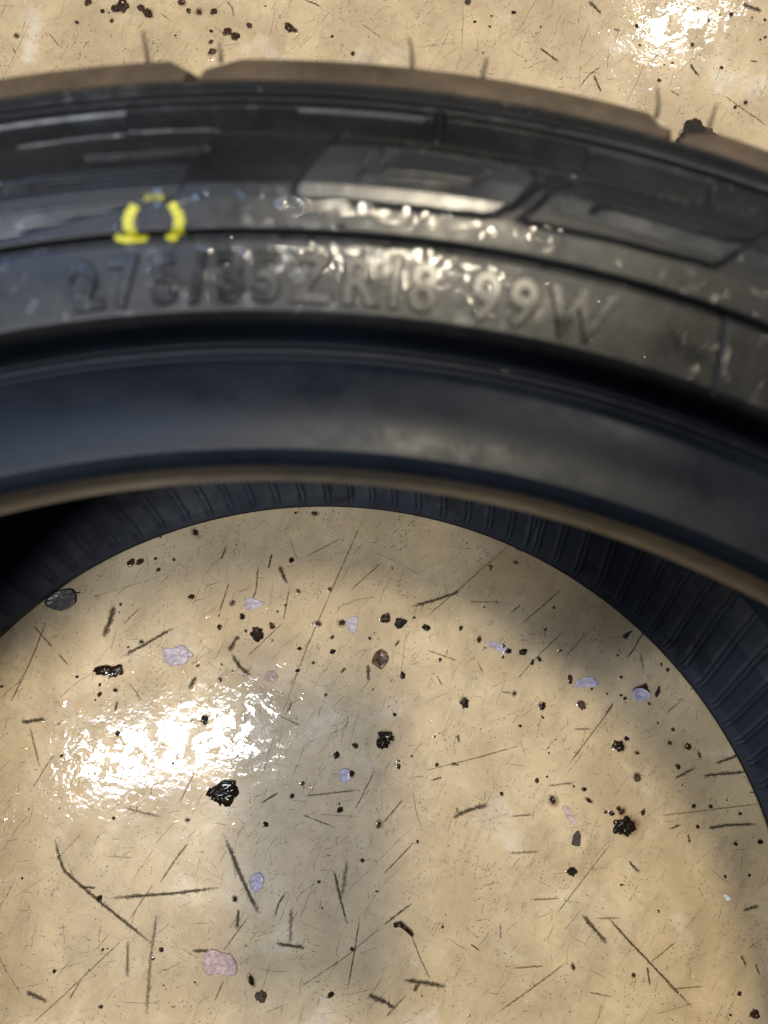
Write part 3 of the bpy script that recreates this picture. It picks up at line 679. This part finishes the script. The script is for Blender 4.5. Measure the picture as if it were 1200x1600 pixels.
rows = {
 'R7': (R7, [(192,162,8),(640,50,13),(600,55,8,B),(368,92,8,B),(585,362,9),(1052,160,10),(1110,130,9,B),(1098,220,14),(945,250,9),(912,288,10),(1062,330,9),(830,375,8),(1185,375,14,B),(1132,488,9),(735,608,11),(312,606,8),(505,768,7),(480,795,8,B),(320,768,7,B),(170,835,6),(1033,908,9),(1100,765,6),(540,185,7),(355,357,5),(90,330,5),(185,60,6,B),(315,945,6),(1008,638,6),(1180,585,7),(1060,310,6),(995,555,8),(70,545,6),(640,795,5),(770,755,5),(610,870,5),(280,830,5)]),
 'R8': (R8, [(35,33,8),(495,10,10),(495,40,8),(758,108,8),(790,152,9,B),(893,122,9,B),(950,132,10,B),(903,80,6,B),(855,60,6),(918,195,8,B),(985,158,10,B,2.2),(510,226,6,B),(478,238,7,B),(368,280,6,B),(625,267,7),(640,300,12,B,2.4),(745,335,14,B),(712,342,8),(733,325,7),(692,338,5),(45,195,7),(45,177,6),(88,163,6),(165,190,6),(158,103,6,B),(515,152,5),(967,320,10),(1020,320,6),(810,337,8,B,1.8),(1065,538,8,B),(1142,535,8),(1185,428,8),(858,648,7),(780,848,9,B),(590,820,10,B,1.7),(740,565,8),(183,697,7),(1083,972,7),(1110,905,7,B),(105,430,5),(1098,437,6),(980,383,6),(593,258,6),(1072,300,5),(1113,343,5),(425,68,5),(268,972,5),(118,912,5)]),
 'R5': (R5, [(410,318,12,B),(437,315,10,B,1.5),(487,305,8,B),(543,308,8,B),(598,425,9,B),(850,515,10,B),(768,532,8,B),(686,520,8),(685,482,6),(757,486,9),(993,508,13,B),(975,508,6),(1067,507,14),(1030,402,9,B),(933,408,10,B),(910,310,8),(605,207,14,K,1.6),(985,163,13),(923,158,6),(893,452,6),(867,472,6),(847,562,8),(935,587,6),(1040,597,8),(1038,551,6),(620,640,8,B),(693,635,6),(688,682,10),(726,658,5),(312,700,8),(312,730,7,B),(362,717,9),(298,748,5),(442,566,9),(400,583,7),(378,448,8),(930,655,6),(980,632,8,B),(1155,555,5),(1182,555,6),(495,340,6,B),(1165,715,5),(1018,732,5),(240,675,8),(5,705,8)]),
 'R6': (R6, [(95,490,7),(132,522,11),(240,523,7),(298,557,12,B,1.5),(372,580,9),(388,594,9),(372,612,7),(435,598,11),(463,630,7),(485,620,7),(317,585,6),(530,458,7,B),(505,527,8,B),(552,592,8,B),(582,682,10,B,2.0),(742,676,8,B),(698,727,6,B),(742,733,7),(752,743,6,B),(407,728,9,B),(495,765,11),(618,762,13,T),(830,760,8,B),(855,722,11,B,2.4),(885,617,8,B,1.9),(58,670,10),(30,790,8),(175,622,6),(330,327,6),(312,458,5),(413,318,6,T),(25,335,6),(650,712,6),(735,590,5),(730,608,4),(915,628,6)]),
 'R1': (R1, [(275,8,11,B),(440,25,11,B),(320,35,7),(340,40,5),(570,8,16,B),(622,37,13,B),(590,35,8,B),(668,37,11,B),(350,65,9,B),(710,100,14,B),(658,132,11,B),(780,80,9,B),(925,95,9,B),(1037,115,8,B),(1103,167,10,B),(830,20,5,B),(547,112,6,T),(660,98,6,B),(240,70,7,T),(1150,115,4)]),
 'R2': (R2, [(262,5,11,B),(335,50,6,B),(330,83,7,B),(283,68,8,K,1.8),(405,40,7),(490,85,5),(310,165,5),(790,82,9),(963,140,9),(980,25,6,B),(1085,45,7),(1050,47,5),(800,142,7),(900,197,7,T),(1055,212,6,B),(860,252,6),(1130,320,9),(1097,335,6,B),(1175,125,6),(1190,62,8),(1150,55,5),(1190,118,8)]),
}
for reg, lst in rows.values():
    for row in lst:
        x, y, r = row[:3]; mk = row[3] if len(row) > 3 else K; asp = row[4] if len(row) > 4 else rng.uniform(1, 1.35)
        outside = reg in (R1, R2)
        o = crumb(x, y, r, mk, reg=reg, aspect=asp, film=(False if reg is R1 else None),
                  label=(DEFLAB[mk] + (' outside the tyre' if outside else ' inside the tyre')), group='dirt crumbs outside the tyre' if outside else 'dirt crumbs inside the tyre')
# ground-in specks nobody could count
v, f = [], []
cnt = 0
while cnt < 7500:
    x, y = rng.uniform(-30, 1230), rng.choice((rng.uniform(-30, 220), rng.uniform(780, 1630), rng.uniform(780, 1630)))
    p = on_z(x, y)
    if not floor_free(p, .001): continue
    if rng.random() > .35 + 1.2 * max(0, mnoise.noise(Vector((p[0] * 30, p[1] * 30, 9))) + .15): continue
    r = .00011 * math.exp(rng.gauss(.12, .5)); dome(v, f, (p[0], p[1], .00003), r, r * .5, 6, 2, sq=rng.uniform(.35, 1), ang=rng.uniform(0, 3.14), wob=.25); cnt += 1
o = mesh_obj('dirt_specks', v, f, M['crumb_brown']); o['kind'] = 'stuff'; tag(o, 'fine brown dirt specks peppered over the cream floor', 'dirt')

# ================================================================== petals, leaf, flakes
def flake(name, label, cat, reg, outline, mat, lift=.0002, wav=.00035, thick=.00009, group=None, midrib=False, freq=700):
    P = np.array([on_z(*zpt(reg, *q))[:2] for q in outline]); c = P.mean(0)
    # densify and round the outline
    Q = []
    for a, b in zip(P, np.roll(P, -1, 0)):
        for t in (0, .33, .66): Q.append(a + (b - a) * t)
    Q = np.array(Q); n = len(Q); Q = .2 * np.roll(Q, 1, 0) + .6 * Q + .2 * np.roll(Q, -1, 0)
    Q += nrng.standard_normal(Q.shape) * .00009
    rings = (1.0, .85, .65, .45, .25); v = []; sd = rng.uniform(0, 99)
    def zt(q, s):
        w_ = mnoise.noise(Vector((q[0] * freq, q[1] * freq, sd))) * wav + mnoise.noise(Vector((q[0] * freq * 2.3, q[1] * freq * 2.3, sd))) * wav * .5
        return max(.00022, .00012 + thick + lift * (.35 + .65 * s) * .6 + w_ * (.5 + .5 * s))
    for dz in (0, -thick):
        for s in rings:
            for q in Q:
                p = c + (q - c) * s; v.append((p[0] - c[0], p[1] - c[1], zt(p, s) + dz))
        v.append((0, 0, zt(c, 0) + dz))
    R_ = len(rings); m = R_ * n + 1; f = []
    for off, fl in ((0, False), (m, True)):
        for i in range(R_ - 1):
            for j in range(n):
                q = (off + i * n + j, off + i * n + (j + 1) % n, off + (i + 1) * n + (j + 1) % n, off + (i + 1) * n + j); f.append(q[::-1] if fl else q)
        for j in range(n):
            q = (off + (R_ - 1) * n + j, off + (R_ - 1) * n + (j + 1) % n, off + R_ * n); f.append(q[::-1] if fl else q)
    for j in range(n): f.append((j, m + j, m + (j + 1) % n, (j + 1) % n))
    o = mesh_obj(name, v, f, mat); o.location = (c[0], c[1], 0); tag(o, label, cat, group)
    return o, c, zt
Z1 = (220, 920, .2); Z2 = (500, 930, 1 / 6); Z3 = (740, 980, .26667); Z4 = (820, 1200, .2); Z5 = (300, 1340, .1375); Z8 = (0, 840, .2)
flake('petal', 'torn lilac petal with brown edge on the wet floor', 'petal', Z1, [(165, 480), (190, 460), (260, 465), (300, 435), (350, 445), (365, 480), (420, 510), (410, 535), (375, 535), (365, 580), (300, 595), (265, 600), (235, 612), (190, 560)], M['lilac'], group='fallen petals')
flake('petal', 'pale lilac petal pointing to a trail of crumbs', 'petal', Z1, [(805, 90), (840, 65), (880, 75), (930, 95), (985, 112), (945, 130), (900, 150), (850, 175), (815, 150)], M['lilac'], group='fallen petals')
flake('petal', 'smooth heart shaped lilac petal beside a black crumb', 'petal', Z2, [(235, 260), (280, 210), (320, 195), (365, 210), (350, 290), (320, 375), (280, 335), (245, 290)], M['lilac'], wav=.0003, group='fallen petals')
flake('petal', 'small lilac petal dotted with black crumbs', 'petal', Z3, [(60, 90), (120, 80), (170, 100), (210, 130), (195, 155), (140, 140), (90, 115)], M['lilac'], group='fallen petals')
flake('petal', 'boat shaped lilac petal lying on the dry floor', 'petal', Z3, [(575, 350), (610, 310), (650, 290), (700, 290), (735, 325), (725, 345), (660, 352)], M['lilac'], group='fallen petals')
flake('petal', 'bluish petal on a brown dirt clump near the tyre', 'petal', Z3, [(920, 385), (930, 355), (985, 350), (1030, 385), (1025, 415), (975, 428), (925, 420)], M['lilac'], lift=.0045, group='fallen petals')
flake('petal', 'narrow curled pink petal under a shiny black lump', 'petal', Z4, [(290, 300), (330, 290), (370, 340), (395, 390), (405, 435), (385, 450), (350, 425), (320, 370)], M['pink'], group='fallen petals')
flake('petal', 'crumpled lilac petal touching a long dark scuff', 'petal', Z5, [(650, 250), (700, 190), (775, 160), (820, 220), (815, 300), (780, 350), (730, 410), (650, 340)], M['lilac'], wav=.0006, group='fallen petals')
flake('petal', 'large soaked pinkish petal crumpled flat on the floor', 'petal', Z5, [(120, 1120), (180, 1060), (270, 1035), (330, 1080), (440, 1090), (510, 1190), (520, 1320), (440, 1345), (370, 1345), (300, 1310), (200, 1345), (150, 1320), (125, 1230)], M['pink'], wav=.0005, group='fallen petals')
flake('petal', 'tiny faded petal beside a black crumb in the grey shadow', 'petal', R7, [(1060, 205), (1085, 198), (1102, 225), (1085, 247), (1060, 240)], M['lilac'], group='fallen petals')
flake('petal', 'fluffy pale brown scrap sitting in a water drop', 'petal', Z1, [(975, 650), (1040, 635), (1075, 680), (1060, 720), (1000, 735), (965, 700)], M['pink'], wav=.001)
flake('paper_flake', 'tiny white flake on the floor by the tyre shadow', 'flake', R8, [(1058, 594), (1075, 596), (1084, 608), (1070, 616)], M['white'])
flake('husk', 'tan and brown shrivelled seed husk on the floor', 'husk', Z2, [(490, 590), (510, 540), (570, 500), (620, 530), (645, 580), (630, 640), (570, 700), (520, 660), (485, 640)], M['crumb_tan'], lift=.0016, wav=.0011)
flake('dirt_flake', 'black jagged flake pointing at the pink petal', 'flake', Z4, [(415, 480), (440, 530), (435, 615), (360, 600), (370, 560), (375, 520)], M['flake'])
flake('dirt_flake', 'thin brown triangular flake near the tyre inner edge', 'flake', R6, [(742, 548), (758, 536), (778, 530), (768, 543), (757, 558), (750, 556)], M['flake'])
leaf, lc, lzt = flake('leaf', 'dark withered leaf lying against the inner edge of the tyre', 'leaf', Z8, [(350, 505), (378, 460), (440, 420), (520, 398), (570, 404), (592, 435), (600, 470), (600, 500), (560, 545), (490, 575), (420, 560), (370, 540)], M['leaf'], lift=.0018, wav=.0005)
# midrib and stalk of the leaf
a = on_z(*zpt(Z8, 365, 500)); b = on_z(*zpt(Z8, 628, 430)); v, f = [], []
for k in range(13):
    t = k / 12; p = a + (b - a) * t; p = p + UP * .0009 * math.sin(t * math.pi); z = lzt(p[:2], .4) + .0002 if t < .86 else .0009; rad = .00022 * (.6 + .8 * t)
    for j in range(6):
        g = j / 6 * 2 * math.pi; v.append((p[0] - lc[0] + rad * math.cos(g) * UP[0], p[1] - lc[1] + rad * math.cos(g) * UP[1], z + rad * math.sin(g)))
for k in range(12):
    for j in range(6): f.append((k * 6 + j, k * 6 + (j + 1) % 6, (k + 1) * 6 + (j + 1) % 6, (k + 1) * 6 + j))
mesh_obj('midrib', v, f, M['flake'], leaf)

# twig
def twig(label, reg, pts, r0):
    P = [on_z(*zpt(reg, *q)) for q in pts]; c = P[0].copy(); v, f = [], []
    for k, p in enumerate(P):
        d = P[min(k + 1, len(P) - 1)] - P[max(k - 1, 0)]; d /= np.linalg.norm(d); nn = np.array([-d[1], d[0], 0]); r = r0 * (1, 1.15, .9, 1.0, .55)[min(k, 4)]
        for j in range(8):
            g = j / 8 * 2 * math.pi; v.append(tuple(p - c + nn * r * math.cos(g) + np.array([0, 0, r0 * 1.1 + r * math.sin(g)])))
    n = len(P)
    for k in range(n - 1):
        for j in range(8): f.append((k * 8 + j, k * 8 + (j + 1) % 8, (k + 1) * 8 + (j + 1) % 8, (k + 1) * 8 + j))
    f.append(tuple(range(8))[::-1]); f.append(tuple((n - 1) * 8 + j for j in range(8)))
    o = mesh_obj('twig', v, f, M['crumb_dark']); o.location = c; tag(o, label, 'twig'); return o
twig('short wet black twig with a bent hair-thin tip on the floor', R8, [(30, 690), (50, 685), (68, 700), (82, 712), (90, 722)], .0011)

# rubber scrap behind the tyre
p = on_z(1082, 224); me = lump_mesh('rubber_scrap', 77, M['scrap'], 2, 4, .45)
o = bpy.data.objects.new('rubber_scrap', me); C.objects.link(o); o.location = (p[0], p[1], 0); o.scale = (.0135, .0150, .009); o.rotation_euler.z = .25
tag(o, 'black wet rubber scrap on the floor outside the tyre by a tread notch', 'scrap')

# ================================================================== the phone held over the tyre; its grey shadow falls across the floor
def slab(name, cx, cu, wx, wu, rad, d0, d1, mat, parent=None):
    """rounded slab in the plane of the lens: cx, cu offsets along the picture axes, d0..d1 distance behind the lens"""
    v, f = [], []; pts = []
    for (sx_, su_, a0) in ((1, 1, 0), (-1, 1, 90), (-1, -1, 180), (1, -1, 270)):
        for k in range(7):
            a = RAD(a0 + 15 * k); pts.append((cx + sx_ * (wx / 2 - rad) + rad * math.cos(a), cu + su_ * (wu / 2 - rad) + rad * math.sin(a)))
    n = len(pts); e = min(.001, (d1 - d0) * .3)
    for d, ins in ((d0, e), (d0 + e, 0), (d1 - e, 0), (d1, e)):
        for (a, b) in pts:
            k = 1 - ins / (wx / 2); a_, b_ = cx + (a - cx) * k, cu + (b - cu) * (1 - ins / (wu / 2))
            v.append(tuple(CAM + RT * a_ + UP * b_ - FW * d))
    for r_ in range(3):
        for j in range(n): f.append((r_ * n + j, r_ * n + (j + 1) % n, (r_ + 1) * n + (j + 1) % n, (r_ + 1) * n + j))
    f.append(tuple(range(n))[::-1]); f.append(tuple(3 * n + j for j in range(n)))
    return mesh_obj(name, v, f, mat, parent, smooth=False)
phone_black = mat_plain('phone_black_glass', (.012, .012, .014), .25)
phone = bpy.data.objects.new('smartphone', None); C.objects.link(phone)
tag(phone, 'black smartphone held above the tyre, its grey shadow lying across the floor', 'phone')
slab('body', .012, -.074, .078, .158, .010, .0030, .0110, phone_black, phone)
slab('screen', .012, -.074, .074, .152, .008, .0112, .0116, mat_plain('phone_screen', (.02, .02, .025), .1), phone)

# ================================================================== say which crumb is which by what lies next to it
LAND = [((277, 1022), 'the torn lilac petal'), ((390, 945), 'the pale pointed lilac petal'), ((549, 977), 'the heart shaped petal'), ((778, 1010), 'the small crumb-dotted petal'),
        ((915, 1066), 'the boat shaped petal'), ((1000, 1082), 'the bluish petal on dirt'), ((888, 1272), 'the curled pink petal'), ((401, 1378), 'the crumpled petal on the scuff'),
        ((343, 1505), 'the large soaked pink petal'), ((595, 1028), 'the tan seed husk'), ((95, 935), 'the dark leaf'), ((900, 1310), 'the black jagged flake'), ((629, 1448), 'the black twig'),
        ((348, 1237), 'the black clump by the white reflection'), ((984, 1290), 'the largest black clump'), ((596, 1152), 'the round glossy clump in the shadow'), ((970, 1166), 'the lump with three crumbs'),
        ((725, 1095), 'the lone glossy lump'), ((1135, 1402), 'the tiny white flake'), ((174, 1049), 'the black streak in white glare'), ((925, 1450), 'the paired straight scuffs'), ((250, 1395), 'the long level scuff'),
        ((189, 12), 'the long brown patch outside'), ((452, 43), 'the forked brown flake outside'), ((26, 56), 'the reddish pebble outside'), ((332, 82), 'the bark bit at the tread notch'),
        ((1080, 180), 'the rubber scrap'), ((757, 85), 'the slanted scuff outside the tyre'), ((1175, 12), 'the thick short scuff outside'), ((408, 1555), 'the hairy brown tuft')]
ORD = ['nearest', 'second nearest', 'third nearest', 'fourth nearest', 'fifth nearest', 'sixth nearest', 'seventh nearest', 'eighth nearest', 'ninth nearest', 'tenth nearest', 'eleventh nearest', 'twelfth nearest', 'thirteenth nearest', 'fourteenth nearest', 'fifteenth nearest']
cr = [o for o in bpy.data.objects if o.name.startswith('dirt_crumb') and o.get('group')]
kinds = {}
for o in cr: kinds.setdefault(o.data.materials[0].name, []).append(o)
KW = {'wet_black_dirt': 'black', 'wet_brown_dirt': 'brown', 'tan_husk': 'tan', 'reddish_grit': 'reddish'}
LP = [(on_z(*q)[:2], t) for q, t in LAND]
for k, lst in kinds.items():
    P = np.array([o.location[:2] for o in lst]); Dm = np.array([np.hypot(*(P - c).T) for c, _ in LP]); rank = Dm.argsort(1).argsort(1)
    for i, o in enumerate(lst):
        order = sorted(range(len(LP)), key=lambda j: (rank[j, i] > 14, rank[j, i] * .012 + Dm[j, i]))
        j = order[0]; rk = rank[j, i]
        asp = o.scale[0] / o.scale[1]; size = 'small' if o.scale[0] * o.scale[1] > (9 * PXM) ** 2 else 'tiny'
        if rk <= 14:
            o['label'] = '%s %s%s dirt crumb, %s %s one to %s' % (size, 'long ' if asp > 1.6 else '', KW[k], ORD[rk], KW[k], LP[j][1])
